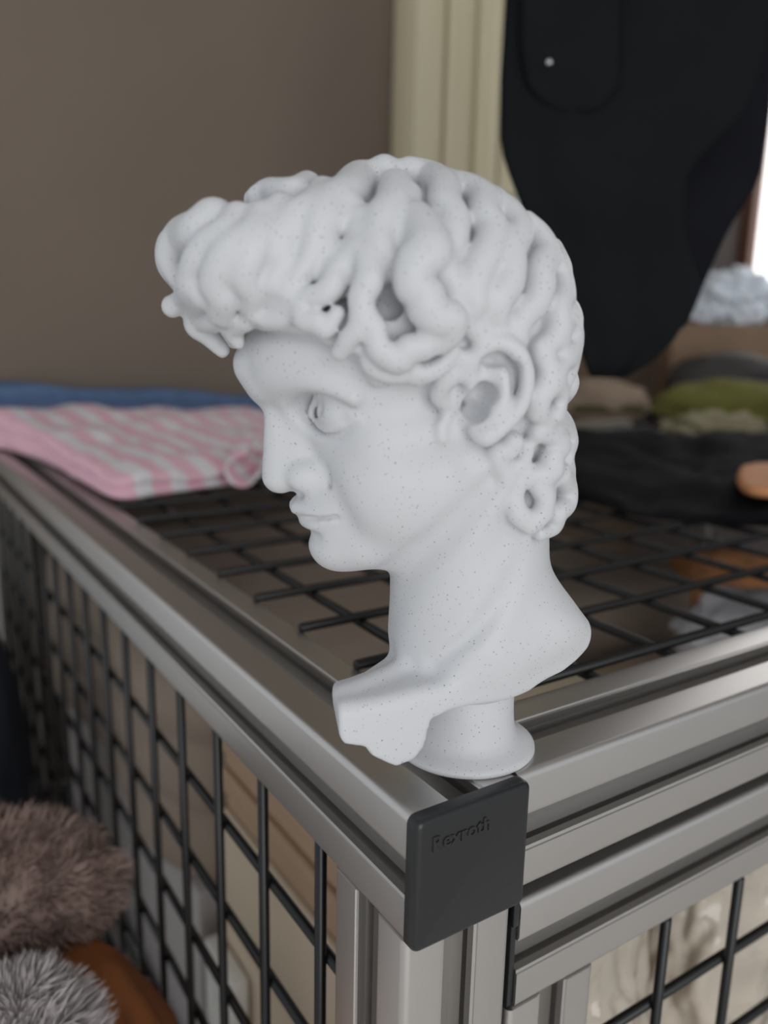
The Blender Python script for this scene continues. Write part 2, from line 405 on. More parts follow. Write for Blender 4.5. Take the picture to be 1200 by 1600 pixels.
def torso(G):
    # shoulder block, cut off below and turned away from the face
    e1 = np.array([.97, .243]); e2 = np.array([.243, -.97])
    sl = G.box((-50, -45, 0), (50, 45, 45), 0); x, y, z = G.grid(sl)
    s = x*e1[0]+y*e1[1]; t = x*e2[0]+y*e2[1]
    top = np.interp(s, [-40, -25, -12, 0, 8, 14, 24, 30, 39], [24, 30, 33, 32, 26.5, 24, 23, 22.4, 22.2])
    bot = np.interp(s, [-30, -22, -16, -7, 4, 13, 17.6, 18.8, 21, 25, 30.2, 31.6, 36, 39], [30, 26, 21.8, 18.6, 18.1, 17.4, 15.8, 9.6, 7.2, 6.2, 9.4, 11.6, 12.8, 14.6])
    bot = bot+.22*np.clip(t+15, 0, 30)*np.clip((s-14)/6, 0, 1)
    d1 = (z-top)*.85; d2 = (bot-z)*.62; d3 = np.maximum(-15.2-t+.002*s*s, t-np.interp(s, [-30, 6, 26, 40], [11, 13, 2, 0])); d4 = np.maximum((s+.30*(t+15)+.08*np.abs(z-21)-38.6)*.92, -s-23)
    def smax(a, b, k):
        h = np.maximum(k-np.abs(a-b), 0)/k; return np.maximum(a, b)+h*h*k*.25
    d = smax(smax(d1, d3, 3.), smax(d2, d4, 1.2), 1.2)
    G.merge(sl, np.broadcast_to(d, G.D[sl].shape), 3)
LOCKS = [
    ([(55.5,12.8,113.7),(57.7,12.5,111.9),(60.6,3.1,111.9),(62.5,2.5,110.3),(63.6,2.3,108.0),(62.4,4.9,104.7)], [3.33,3.33,2.42,1.52]),
    ([(51.4,16.2,113.9),(53.5,18.5,111.0),(56.2,17.3,109.3),(58.2,15.9,106.9),(59.4,13.5,104.0),(59.8,11.3,102.1),(61.4,2.6,100.9),(63.7,0.4,99.1)], [2.42,2.58,2.27,1.97,1.36]),
    ([(47.3,17.7,113.9),(49.3,20.1,110.8),(52.1,20.6,108.6),(54.0,20.0,106.2),(55.0,18.5,103.3),(54.2,17.7,101.0),(54.5,14.6,98.3)], [2.58,2.73,2.73,2.12]),
    ([(53.9,12.3,97.7),(56.1,6.7,96.8),(58.7,-0.1,97.0),(58.2,0.5,95.1),(56.8,-0.0,93.7),(54.4,-0.1,91.3)], [1.82,1.97,1.67,0.91]),
    ([(50.2,14.7,97.1),(52.4,10.8,95.5),(51.6,9.9,92.8)], [1.67,1.67,0.91]),
    ([(43.8,16.5,115.8),(45.5,19.0,112.4),(48.0,20.8,109.8),(49.9,21.5,107.3),(50.6,20.7,104.4),(49.4,19.3,102.1),(49.1,17.0,99.4),(47.6,17.1,98.3),(45.8,18.2,98.3)], [2.42,2.73,2.58,2.12,1.52]),
    ([(37.9,5.1,121.9),(40.8,10.6,119.8),(43.1,8.4,119.9),(45.2,5.0,120.6),(47.3,4.0,119.7)], [2.12,2.12,1.52]),
    ([(35.9,13.0,119.4),(38.6,17.8,116.0),(41.5,18.8,114.0),(43.4,19.8,111.4),(44.2,20.3,108.4),(44.7,20.3,105.8),(46.2,20.0,103.5),(45.6,19.3,101.2),(44.1,19.5,99.4)], [2.42,2.88,2.73,2.27,1.52]),
    ([(27.4,4.8,123.3),(31.0,13.2,119.3),(34.4,16.7,117.1),(37.0,19.4,114.2),(38.3,20.5,111.1),(38.9,21.3,108.2),(40.5,21.6,105.7),(42.1,21.8,103.8),(43.1,22.1,101.4)], [3.03,3.33,3.03,2.27,1.36]),
    ([(30.4,20.2,113.8),(31.1,22.2,110.2),(32.8,23.4,107.0),(34.7,23.8,105.2),(35.8,24.8,102.8),(37.8,24.3,101.3),(40.2,22.9,100.8),(40.7,22.8,98.9),(40.2,23.2,97.1),(38.4,24.4,97.0),(36.9,25.0,95.8),(35.0,25.8,98.3)], [2.42,2.58,2.12,1.67,1.67,1.67,1.21]),
    ([(30.9,24.5,108.6),(29.9,26.5,106.3),(30.0,27.8,103.7),(31.2,27.8,101.2),(31.3,28.3,98.4),(31.8,28.1,96.0),(33.2,27.2,94.2),(34.6,25.3,91.6)], [2.12,2.27,1.82,1.52,1.06]),
    ([(22.5,13.3,120.6),(24.1,18.6,116.8),(26.2,21.1,113.9),(27.5,22.8,111.1),(27.7,24.6,108.2),(28.7,25.4,105.6),(30.5,25.5,103.7)], [3.03,3.48,3.03,2.12]),
    ([(20.6,22.3,114.0),(19.9,25.2,111.5),(20.1,27.9,108.6),(22.2,29.2,106.3),(23.0,30.2,103.4),(21.2,30.6,101.8),(20.3,30.8,99.5),(18.7,30.8,98.0),(16.5,30.8,97.6),(16.3,30.1,95.2),(17.3,29.2,93.2)], [3.03,3.64,2.73,3.03,2.58,1.21]),
    ([(30.4,28.5,98.2),(29.0,28.8,96.0),(28.6,28.3,93.4),(26.9,28.3,91.7),(24.7,28.4,91.0),(23.0,28.9,92.7),(20.7,29.2,93.2),(19.5,29.6,95.1),(19.4,29.8,97.4)], [1.21,1.82,2.12,2.12,1.82]),
    ([(24.4,26.2,90.8),(22.4,26.3,90.3),(20.7,25.5,88.7),(18.2,25.6,88.9),(16.1,26.0,90.2),(14.6,26.6,92.6)], [1.36,1.67,1.67,1.36]),
    ([(31.2,25.5,92.8),(29.6,25.6,91.7),(28.8,25.2,89.8),(26.6,24.9,88.5),(24.1,25.1,88.2),(22.2,25.3,88.4),(20.5,24.9,87.3)], [1.21,1.52,1.52,1.06]),
    ([(23.0,4.8,125.0),(25.3,3.8,123.4),(28.4,4.2,122.5),(31.6,12.7,119.5),(33.0,17.0,116.8),(31.3,17.9,116.1),(30.5,19.5,114.4)], [2.73,3.03,2.73,2.12]),
    ([(18.0,4.9,125.3),(14.4,5.1,124.5),(13.6,13.7,121.2),(14.8,19.3,117.3),(14.2,22.2,114.3),(15.1,24.6,111.2),(16.8,26.0,108.4),(16.6,26.9,105.5),(15.1,27.3,103.0),(14.9,27.8,101.0),(15.8,27.9,99.2)], [2.42,2.88,3.03,2.58,2.58,1.67]),
    ([(10.7,9.1,123.0),(8.2,12.2,121.5),(6.7,16.0,119.0),(7.8,20.2,115.6),(7.0,22.1,113.0),(8.2,24.5,109.5),(10.3,26.0,106.5),(11.6,27.0,103.8),(11.6,27.3,101.0),(12.4,27.4,99.0),(14.2,27.4,97.6)], [2.12,2.88,3.03,3.03,2.73,1.52]),
    ([(3.7,13.6,119.8),(1.9,16.6,116.9),(1.1,19.7,113.5),(3.6,22.7,110.2),(4.3,24.3,106.8),(5.0,25.3,104.1),(6.9,26.2,101.7),(6.9,26.2,99.2),(5.4,25.4,96.9)], [2.12,2.73,3.03,3.03,1.82]),
    ([(-2.3,15.3,115.8),(-4.4,16.4,113.2),(-5.1,18.2,109.9),(-2.8,21.0,106.8),(-2.4,22.2,103.8),(-1.2,23.2,101.1),(1.1,24.2,99.1),(2.1,24.7,96.8),(1.7,24.5,94.5)], [1.82,2.58,2.88,2.58,1.82]),
    ([(-6.8,16.7,110.1),(-9.0,16.3,107.1),(-9.2,17.6,103.6),(-7.1,20.3,100.3),(-7.1,21.1,96.9),(-5.8,22.2,94.5),(-3.4,23.3,92.8)], [1.52,2.27,2.58,1.97]),
    ([(-10.7,17.6,98.2),(-11.8,16.9,94.9),(-10.0,19.5,91.6),(-7.4,21.8,89.5),(-6.8,22.3,86.8),(-8.8,20.8,84.7),(-9.2,20.0,82.4)], [1.36,2.12,2.12,1.36]),
    ([(-4.1,23.3,91.0),(-5.2,23.1,88.7),(-4.9,23.1,86.3),(-3.6,23.4,84.0),(-3.9,22.6,81.4),(-6.0,21.3,79.8),(-6.8,20.0,77.6)], [1.97,2.42,1.97,1.06]),
    ([(12.6,27.3,97.1),(9.9,26.4,95.5),(5.9,25.3,95.5),(2.5,24.6,94.5)], [1.36,1.67,1.67,1.36]),
    ([(-0.1,20.6,75.0),(0.9,20.1,73.3),(2.8,20.1,72.7),(1.0,19.1,69.1),(-2.6,18.9,70.7),(-3.4,19.9,74.2)], [1.82,1.97,1.82,1.67,1.36]),
    ([(-5.0,20.7,77.2),(-8.4,18.5,76.0),(-11.0,16.6,73.7),(-9.2,17.8,71.8),(-9.2,18.1,69.4),(-7.3,18.7,68.2),(-5.0,18.6,68.0),(-2.9,18.3,66.8),(-1.8,17.7,64.5)], [1.82,2.27,2.27,1.97,1.52]),
    ([(-8.1,20.4,80.5),(-13.1,13.8,77.2),(-15.4,10.9,73.6),(-13.8,13.7,70.9),(-15.7,11.8,67.6)], [1.82,2.12,1.52]),
    ([(-0.0,18.4,67.7),(-1.7,17.7,65.1),(-1.9,17.7,62.3),(-3.3,17.7,60.0),(-5.8,17.5,58.6),(-9.1,17.4,60.0)], [1.67,2.27,2.12,1.52]),
    ([(-12.1,16.2,67.7),(-15.6,11.8,64.0),(-15.7,11.8,60.7),(-12.7,14.4,59.3),(-12.8,13.1,56.2),(-8.8,16.1,55.4)], [1.97,2.12,1.97,1.21]),
    ([(-6.8,18.6,65.6),(-8.2,18.2,63.7),(-8.2,18.0,61.5),(-7.1,17.5,58.5)], [1.82,1.97,1.36]),
    ([(12.2,25.5,90.9),(12.7,24.8,88.9),(14.4,24.4,87.6),(15.4,23.4,86.0),(15.2,21.8,83.9),(13.4,20.3,82.1),(13.2,20.1,79.9),(14.3,20.7,78.0),(14.2,21.0,75.9)], [1.52,1.52,1.36,1.06,0.61]),
    ([(32.5,17.8,116.1),(34.1,19.8,113.8),(36.3,20.4,112.5),(36.4,21.0,110.1),(35.4,22.1,108.1),(36.1,22.4,106.1),(37.6,22.1,104.8)], [2.12,2.27,2.12,1.52]),
    ([(20.6,16.6,119.1),(21.6,19.8,116.2),(23.4,21.8,113.9),(23.5,23.6,111.4),(22.4,25.1,109.4),(23.2,26.2,106.9),(24.8,26.5,104.9)], [2.12,2.27,2.12,1.36]),
    ([(11.6,26.9,104.2),(9.5,26.6,102.4),(8.3,26.5,100.0),(10.1,26.9,97.1)], [2.12,1.97,1.36]),
    ([(59.7,12.6,103.5),(58.2,14.4,102.3),(57.7,13.2,100.7),(59.5,-0.0,98.0)], [1.97,2.12,1.67]),
    ([(45.7,20.9,103.2),(43.4,21.0,102.3),(43.6,20.3,100.4),(42.5,20.6,98.7),(44.2,19.3,97.3),(46.3,17.7,96.9)], [1.82,1.82,1.67,1.21]),
]
HOLES = [
    ((26.2,24.3,100.2),2.73),
    ((23.0,23.5,106.2),1.36),
    ((33.1,22.2,99.6),1.36),
    ((37.3,21.6,98.2),1.21),
    ((46.3,19.0,103.6),1.06),
    ((42.3,18.2,103.7),1.52),
    ((13.1,24.4,103.2),1.36),
    ((9.8,26.0,97.2),1.06),
    ((18.8,26.8,100.8),0.91),
    ((11.6,25.1,104.3),1.06),
    ((5.5,22.3,84.9),0.15),
    ((15.3,25.0,108.6),0.91),
    ((-2.2,21.3,100.9),0.91),
]
def ear(G, s):
    G.ell((6.0, s*22.3, 85.0), (5.4, 4.0, 8.8), 2.5)
    G.tube([(9.4, s*24.8, 85.4), (10.8, s*25.6, 88.8), (9.4, s*26.8, 92.4), (6.0, s*27.4, 93.9), (2.2, s*27.4, 92), (.2, s*27.0, 87.5), (.9, s*26.4, 82.5), (3.6, s*25.6, 79), (6.8, s*24.8, 76.6), (8.6, s*23.8, 77.4)], [1.3, 1.5, 1.7, 1.7, 1.7, 1.6, 1.6, 1.8, 2.1, 1.5], 1.2)
    G.tube([(8.0, s*25.2, 90.6), (4.9, s*26.0, 88.6), (3.9, s*26.2, 85), (5.2, s*25.8, 81.2), (8.2, s*25, 79.6)], [.9, 1.3, 1.5, 1.4, 1.0], 1.2)
    G.ell((7.6, s*25.2, 84.6), (2.4, 5.4, 2.2), .8, sub=True)
    G.ell((8.8, s*24.4, 81.9), (2.3, 5.6, 2.9), .8, sub=True)
    G.ell((6.6, s*27.0, 90.6), (2.4, 3.4, 1.3), .8, sub=True)
    G.ell((2.4, s*27.6, 87.0), (.9, 2.6, 3.6), .8, sub=True)
def bust():
    random.seed(4)
    B = (28.3, 17.8, 0)
    root = empty('bust', B); root.rotation_euler[2] = 2.7720
    tag(root, 'white speckled classical bust of a curly-haired youth, standing on the cage corner', 'bust')
    G = Field((-46, -46, 1.5), (72, 46, 133), .55)
    base_head(G); face(G)
    for s in (-1, 1):
        G.tube([(2, s*17, 68), (8, s*11, 48), (13, s*4.5, 27)], [4.5, 4.6, 3.4], 4)       # neck muscle
    torso(G)
    G.ell((-14, 1, 33), (11.5, 14, 8.5), 7, ry=-.5)        # trapezius
    G.tube([(13, 5, 24.5), (22, 9, 22.2), (31, 13, 21)], [1.8, 1.6, 1.2], 3)     # collarbone
    for s in (-1, 1):
        G.tube([(2.5, s*22.5, 68.5), (9.5, s*20, 58.5), (16.5, s*15, 50.5), (21.5, s*8, 45.0)], [1.9, 2.5, 2.5, 1.2], 3, sub=True)     # under the jaw
        G.tube([(-8, s*20.5, 56), (-2, s*19.0, 44), (5, s*16.8, 34), (12, s*13.5, 27)], [1.2, 1.2, .9, .5], 4, sub=True)      # behind the neck muscle
    # hair: a solid mass kept clear of the face, then the locks
    H = Field((-46, -46, 1.5), (72, 46, 133), .55)
    hair_mass(H)
    H.ell((47, 0, 79), (22, 40, 15.5), 3, ry=.35, sub=True)     # clear the face
    H.ell((24, 0, 70), (19, 40, 17), 3, ry=.2, sub=True)
    x, y, z = H.grid(tuple(slice(0, n) for n in H.n))
    H.D += .75-.45*np.sin(.42*x+1.4*np.sin(.21*z+.3))*np.sin(.40*y+1.2*np.sin(.23*x))*np.sin(.44*z+1.3*np.sin(.19*y+.8))
    for pts, rad in LOCKS:
        H.tube(pts, [r*1.24 for r in rad], 1.1)
        if max(abs(p[1]) for p in pts) > 6:
            H.tube([(p[0]+random.uniform(-.6, .6), -p[1], p[2]+random.uniform(-1, 1)) for p in pts], [r*1.24 for r in rad], 1.1)
    for c, r in HOLES: H.ell(c, (r*1.15, r*1.6, r*1.15), .9, sub=True)
    # back of the head
    for k in range(26):
        a = random.uniform(-1.1, 1.1); z = random.uniform(58, 116)
        R = 24*math.sqrt(max(.1, 1-((z-88)/36)**2)); p = []
        for i in range(4):
            aa = a+.16*math.sin(i*1.9+k); zz = z-i*4
            p.append((-1-(16.5*math.sqrt(max(.12, 1-((zz-86)/37)**2)))*math.cos(aa), R*math.sin(aa), zz))
        H.tube(p, [2, 2.6, 2.3, 1.2], 1.1)
    sl = tuple(slice(0, n) for n in G.n)
    G.merge(sl, H.D, 1.0)
    def blur(A, r):
        for ax in range(3):
            p = np.concatenate([np.repeat(np.take(A, [0], ax), r+1, ax), A, np.repeat(np.take(A, [-1], ax), r, ax)], ax)
            c = np.cumsum(p, ax, dtype=np.float32); n = A.shape[ax]
            A = (np.take(c, range(2*r+1, 2*r+1+n), ax)-np.take(c, range(n), ax))/(2*r+1)
        return A
    Q = np.clip(G.D, -5, 5); w = np.clip((2.2-H.D)/1.5, 0, 1)        # cut the gaps between the locks deeper
    G.D += w*np.clip(.75*(Q-blur(blur(Q, 4), 4)), -.3, 1.2); del H, Q, w
    for s in (-1, 1):
        G.ell((13.2, s*20.3, 85.5), (3, 2.4, 4.5), 1.5); ear(G, s)
    V, F = G.mesh()
    me = bpy.data.meshes.new('figure'); me.vertices.add(len(V)); me.vertices.foreach_set('co', (V*S).astype(np.float32).ravel())
    me.loops.add(len(F)*4); me.loops.foreach_set('vertex_index', F.astype(np.int32).ravel())
    me.polygons.add(len(F)); me.polygons.foreach_set('loop_start', np.arange(len(F), dtype=np.int32)*4); me.polygons.foreach_set('use_smooth', [True]*len(F))
    me.update(calc_edges=True); me.validate()
    bm = bmesh.new(); bm.from_mesh(me)
    for _ in range(2): bmesh.ops.smooth_vert(bm, verts=bm.verts, factor=.5, use_axis_x=True, use_axis_y=True, use_axis_z=True)
    bmesh.ops.recalc_face_normals(bm, faces=bm.faces[:]); bm.to_mesh(me); bm.free(); me.polygons.foreach_set('use_smooth', [True]*len(F))
    link('figure', me, PLA, root)
    # turned stem with a flared foot
    prof = [(0, .02), (16.2, .02), (16.6, .5), (16.5, 1.3), (15.6, 2.0), (13.6, 2.9), (12.2, 4.2), (11.5, 6.5), (11.2, 10), (11.0, 21), (0, 21)]
    n = 72; PV = [(0, 0, prof[0][1])]; PF = []
    for r, z in prof[1:-1]: PV += [(r*math.cos(2*math.pi*i/n), r*math.sin(2*math.pi*i/n), z) for i in range(n)]
    PV.append((0, 0, prof[-1][1])); m = len(prof)-2
    for i in range(n):
        j = (i+1) % n; PF.append((0, 1+j, 1+i)); PF.append((len(PV)-1, 1+(m-1)*n+i, 1+(m-1)*n+j))
        for k in range(m-1): PF.append((1+k*n+i, 1+k*n+j, 1+(k+1)*n+j, 1+(k+1)*n+i))
    o = build('pedestal', PV, PF, PLA, root); o['label'] = 'round flared pedestal foot'
    return root
bust()
# ---------------------------------------------------------------- cloth, bags and boxes around the cage
def catmull(pts, n=6, closed=True):
    P = [np.array(p, float) for p in pts]; m = len(P); out = []
    rng = range(m) if closed else range(m-1)
    for i in rng:
        g = (lambda k: P[k % m]) if closed else (lambda k: P[min(max(k, 0), m-1)])
        p0, p1, p2, p3 = g(i-1), g(i), g(i+1), g(i+2)
        for j in range(n):
            t = j/n; out.append(.5*((2*p1)+(p2-p0)*t+(2*p0-5*p1+4*p2-p3)*t*t+(3*p1-p0-3*p2+p3)*t**3))
    if not closed: out.append(P[-1])
    return out
def slab(outline, z0, hfun, layers=2, seed=0, wob=1.0, rings=14):
    """folded cloth: closed outline (x, y), its rim stacked in rounded folds, top height hfun(x, y)"""
    O = catmull(outline, 8); n = len(O); c = sum(O)/n; V = []; F = []
    rows = [(.5, 0), (.93, 0)]
    for l in range(layers):
        a, b = l/layers, (l+1)/layers
        rows += [(.965, a+.03), (1.0, a+(b-a)*.3), (1.0, a+(b-a)*.65), (.965, b-.02)]
    rows += [(1-.035-(1-.035)*((i+1)/rings)**.9, 1.) for i in range(rings-1)]
    for j, (s, h) in enumerate(rows):
        for i, o in enumerate(O):
            w = 1+.012*wob*nz(o[0]*.03+seed, o[1]*.03, h*3.)
            p = c+(o-c)*s*w; H = hfun(p[0], p[1])
            z = z0+h*H+(wob*1.6*nz(p[0]*.035, p[1]*.035, seed+5.)+wob*.6*nz(p[0]*.11, p[1]*.11, seed))*h
            V.append((p[0], p[1], max(z, z0)))
    for j in range(len(rows)-1):
        for i in range(n):
            k = (i+1) % n; F.append((j*n+i, j*n+k, (j+1)*n+k, (j+1)*n+i))
    F.append(tuple(range(n-1, -1, -1))); V.append((c[0], c[1], z0+hfun(c[0], c[1]))); t = len(V)-1; b = (len(rows)-1)*n
    for i in range(n): F.append((b+i, b+(i+1) % n, t))
    return V, F
def blob(c, r, amp, freq, seed, sub=5, fn=None, flat=None):
    bm = bmesh.new(); bmesh.ops.create_icosphere(bm, subdivisions=sub, radius=1); V = []; 
    for v in bm.verts:
        d = v.co.normalized(); k = 1+amp*noise.fractal(d*freq+Vector((seed, seed*.7, 1)), 1., 2.1, 4)
        p = [c[i]+d[i]*r[i]*k for i in range(3)]
        if flat is not None: p[2] = max(p[2], flat)
        V.append(fn(p) if fn else p)
    F = [[v.index for v in f.verts] for f in bm.faces]; bm.free(); return V, F
def sheet(rows, toward, thick, folds, cols=28, seed=0.):
    """hanging garment panel: rows = [(z, left(x,y), right(x,y))], closed lens with drape folds along direction toward"""
    Z = [r[0] for r in rows]; zs = np.linspace(Z[0], Z[-1], 40); V = []; F = []
    lx = lambda z, k, j: np.interp(z, Z[::-1], [r[k][j] for r in rows][::-1])
    for side in (1, -1):
        for z in zs:
            a = np.array([lx(z, 1, 0), lx(z, 1, 1)]); b = np.array([lx(z, 2, 0), lx(z, 2, 1)])
            for i in range(cols+1):
                u = i/cols; p = a+(b-a)*u
                bul = thick*math.sqrt(max(0, 1-(2*u-1)**2))*.5
                if z == zs[0] or z == zs[-1]: bul *= .35
                f = folds*(math.sin(u*9+z*.012+seed)*.6+nz(u*4, z*.02, seed)*1.2)*min(1, 6*u, 6*(1-u))
                q = p+np.array(toward)*(f+side*bul); V.append((q[0], q[1], z))
    n = cols+1; m = len(zs); off = n*m
    for j in range(m-1):
        for i in range(cols):
            q = (j*n+i, (j+1)*n+i, (j+1)*n+i+1, j*n+i+1); F.append(q); F.append(tuple(off+k for k in q[::-1]))
    for j in range(m-1):
        F.append((j*n, off+j*n, off+(j+1)*n, (j+1)*n)); F.append((j*n+cols, (j+1)*n+cols, off+(j+1)*n+cols, off+j*n+cols))
    for i in range(cols):
        F.append((i, i+1, off+i+1, off+i)); k = (m-1)*n; F.append((k+i, off+k+i, off+k+i+1, k+i+1))
    return V, F
def normals(o):
    bm = bmesh.new(); bm.from_mesh(o.data); bmesh.ops.remove_doubles(bm, verts=bm.verts, dist=1e-6); bmesh.ops.recalc_face_normals(bm, faces=bm.faces[:]); bm.to_mesh(o.data); bm.free(); return o
TOPZ = 2.9      # upper side of the top mesh wires

def pink_cloth():
    m = stripe_mat('pink_white_stripes', (234, 188, 202), (230, 226, 229), 15, (0, 0, math.radians(-6)), .5)
    out = [(29, 318), (54, 316), (80, 322), (108, 331), (150, 370), (200, 440), (232, 520), (205, 562), (110, 577), (30, 584), (-4, 578), (6, 535), (18, 470), (23, 390)]
    def h(x, y): return 13+14*max(0, min(1, (y-335)/220))-.03*max(0, x-60)
    V, F = slab(out, TOPZ, h, 2, 1.5, 2.8)
    r = empty('folded_cloth', (80, 400, TOPZ)); tag(r, 'pink and white striped cloth folded flat on the far left of the cage', 'cloth')
    o = normals(build('folded_stack', V, F, m, r)); o.location = -Vector((80, 400, TOPZ))*S
    # turned-up corner curling at the front
    W = []; FF = []; N = 22; path = []
    for i in range(N):
        a = -.4+i/(N-1)*4.6; rr = 11-3.6*i/(N-1); path.append((100+rr*1.25*math.cos(a+1.9), TOPZ+11.5+rr*math.sin(a+1.9)))
    ny = 10
    for k, (off) in enumerate((0, 1.3)):
        for i, (px, pz) in enumerate(path):
            q = path[min(i+1, N-1)]; p = path[max(i-1, 0)]; tx, tz = q[0]-p[0], q[1]-p[1]; L = math.hypot(tx, tz)
            for j in range(ny):
                v = j/(ny-1); y = 309+v*62+2*math.sin(i*.4)
                W.append((px-tz/L*off+v*34, y, max(TOPZ, pz+tx/L*off+v*5)))
    for k in (0, 1):
        for i in range(N-1):
            for j in range(ny-1):
                b = k*N*ny; FF.append((b+i*ny+j, b+i*ny+j+1, b+(i+1)*ny+j+1, b+(i+1)*ny+j))
    for i in range(N-1):
        for j in (0, ny-1): FF.append((i*ny+j, (i+1)*ny+j, N*ny+(i+1)*ny+j, N*ny+i*ny+j))
    for j in range(ny-1):
        for i in (0, N-1): FF.append((i*ny+j, i*ny+j+1, N*ny+i*ny+j+1, N*ny+i*ny+j))
    o = normals(build('rolled_corner', W, FF, m, r)); o.location = -Vector((80, 400, TOPZ))*S; o['label'] = 'turned-up corner with a rolled hem'
pink_cloth()

def blue_cloth():
    m = mat('blue_denim', (84, 108, 142), .9, 0., .14, 60., .3, 900.)
    V, F = slab([(14, 590), (70, 588), (150, 588), (240, 586), (300, 590), (304, 612), (150, 632), (30, 632), (8, 616)], TOPZ, lambda x, y: 44-.06*max(0, x-10)+2*math.sin(x*.05), 3, 7.2, 1.2)
    tag(normals(build('folded_cloth', V, F, m)), 'blue cloth folded behind the pink striped cloth', 'cloth')
blue_cloth()

def black_cloth():
    m = mat('black_cotton', (14, 14, 18), .9, 0., .2, 40., .3, 900., **{'Specular IOR Level': .15})
    out = [(262, 214), (252, 165), (262, 140), (285, 112), (330, 96), (430, 110), (560, 180), (640, 260), (600, 330), (500, 352), (420, 378), (345, 330)]
    V, F = slab(out, TOPZ, lambda x, y: 7+4*math.sin(x*.03+y*.02)+.012*(x-250), 1, 3.3, 4.)
    r = empty('garment', (420, 240, TOPZ)); tag(r, 'crumpled black garment lying on the cage top at the right', 'clothing')
    o = normals(build('garment_body', V, F, m, r)); o.location = -Vector((420, 240, TOPZ))*S
    V, F = slab([(300, 124), (330, 104), (380, 112), (402, 146), (380, 172), (342, 160)], TOPZ+12, lambda x, y: 6., 1, 9., 1.)
    o = normals(build('lining', V, F, mat('tan_orange_lining', (206, 142, 98), .7, 0., .08, 40., .2, 700.), r)); o.location = -Vector((420, 240, TOPZ))*S; o['label'] = 'tan orange lining showing at the garment edge'
black_cloth()

def jacket():
    m = mat('black_jacket_fabric', (17, 19, 21), .9, 0., .12, 25., .25, 700., **{'Specular IOR Level': .2})
    m2 = mat('navy_black_lining', (10, 11, 20), .8, 0., .2, 25., .2, 700., **{'Specular IOR Level': .2})
    r = empty('jacket', (265, 185, 74)); tag(r, 'black jacket hanging at the upper right behind the bust', 'jacket')
    def put(n, VF, mm, lab=None):
        o = normals(build(n, VF[0], VF[1], mm, r)); o.location = -Vector((265, 185, 74))*S
        if lab: o['label'] = lab
        return o
    tw = (-.55, -.835)
    k = 1.0
    # back panel and sleeve (darker, seen at the right)
    put('back_panel', sheet([(430, (270, 250), (345, 190)), (262, (262, 232), (352, 176)), (217, (255, 226), (352, 172)), (178, (250, 215), (338, 164)), (152, (245, 208), (318, 166)), (136, (242, 203), (309, 166)), (123, (240, 199), (302, 166)), (110, (238, 196), (296, 166)), (100, (240, 194), (290, 166)), (86, (238, 190), (272, 174)), (74, (241, 185), (254, 180))], tw, 10, 2.2, seed=1.), m2, 'dark navy inside of the jacket')
    put('front_panel', sheet([(430, (232, 252), (330, 180)), (262, (217, 239), (330, 162)), (223, (211, 233), (322, 160)), (200, (209, 229), (306, 160)), (188, (208, 227), (292, 165)), (174, (209, 220), (284, 169)), (152, (214, 211), (281, 166)), (134, (220, 203), (284, 161)), (118, (225, 196), (288, 157)), (104, (229, 190), (280, 158)), (90, (230, 185), (271, 160)), (80, (232, 180), (260, 164)), (74, (235, 178), (250, 169))], tw, 9, 2.6, seed=3.), m)
    put('pocket', sheet([(330, (217, 228), (262, 198)), (262, (217, 227), (259, 199)), (235, (216, 224), (258, 196)), (218, (218, 220), (256, 194)), (209, (224, 214), (250, 196)), (205, (232, 207), (243, 199))], tw, 2.0, .6, cols=16, seed=5.), m, 'patch pocket')
    V, F = blob((226, 213.5, 228), (1.9, 1.9, 1.9), .0, 1, 0, 3)
    put('snap', (V, F), mat('bright_snap', (200, 198, 200), .25, 1., .02), 'small bright metal snap')
    # padded shoulder line and hanger hook above the frame
    pts = [(250, 262, 396), (262, 232, 424), (285, 216, 438), (308, 202, 424), (330, 170, 396)]
    hm = mat('hanger_wood', (140, 100, 62), .5)
    def rod(P, rad, n=10):
        P = catmull(P, 6, False); V = []; F = []
        for i, p in enumerate(P):
            t = P[min(i+1, len(P)-1)]-P[max(i-1, 0)]; t = t/np.linalg.norm(t); a = np.cross(t, (.3, .4, .86)); a /= np.linalg.norm(a); b = np.cross(t, a)
            for q in range(n): V.append(tuple(p+rad*(math.cos(2*math.pi*q/n)*a+math.sin(2*math.pi*q/n)*b)))
        for i in range(len(P)-1):
            for q in range(n): F.append((i*n+q, i*n+(q+1) % n, (i+1)*n+(q+1) % n, (i+1)*n+q))
        F += [tuple(range(n-1, -1, -1)), tuple(range((len(P)-1)*n, len(P)*n))]; return V, F
    put('hanger', rod(pts, 4), hm); put('hanger_hook', rod([(285, 216, 440), (285, 216, 470), (289, 214, 484), (283, 218, 492), (277, 221, 484)], 1.6), ALU)
jacket()

def cream_panel():
    c = mat('cream_gloss_paint', (224, 214, 182), .32, 0., .03, 4.)
    r = empty('wall_cupboard', (460, 620, 240)); tag(r, 'cream panelled cupboard with upright mouldings behind the bust', 'cupboard')
    def bx(n, a, b, bev=1.5):
        o = box(n, a, b, c, r, bev, 3); o.location = -Vector((460, 620, 240))*S; return o
    bx('cupboard_body', (411, 606, 240), (628, 639.9, 900), 3)
    for x0, x1, d in ((411, 446, 8), (449, 454, 12), (457, 487, 5), (489, 495, 11), (498, 520, 7), (523, 554, 10), (558, 626, 7)):
        bx('moulding', (x0, 606-d, 240.5), (x1, 605.9, 900), min(2.2, d*.3))
    bx('bottom_lip', (413, 600, 232), (626, 639.9, 239.9), 1.5)
cream_panel()
tg = box('white_strip', (548.5, 598.4, 212), (555, 599.6, 241), mat('bright_white_strip', (245, 246, 250), .5), None, .3); tag(tg, 'small white strip made up for a bright slit below the cream cupboard', 'strip')  # added strip standing in for a bright slit below the cupboard

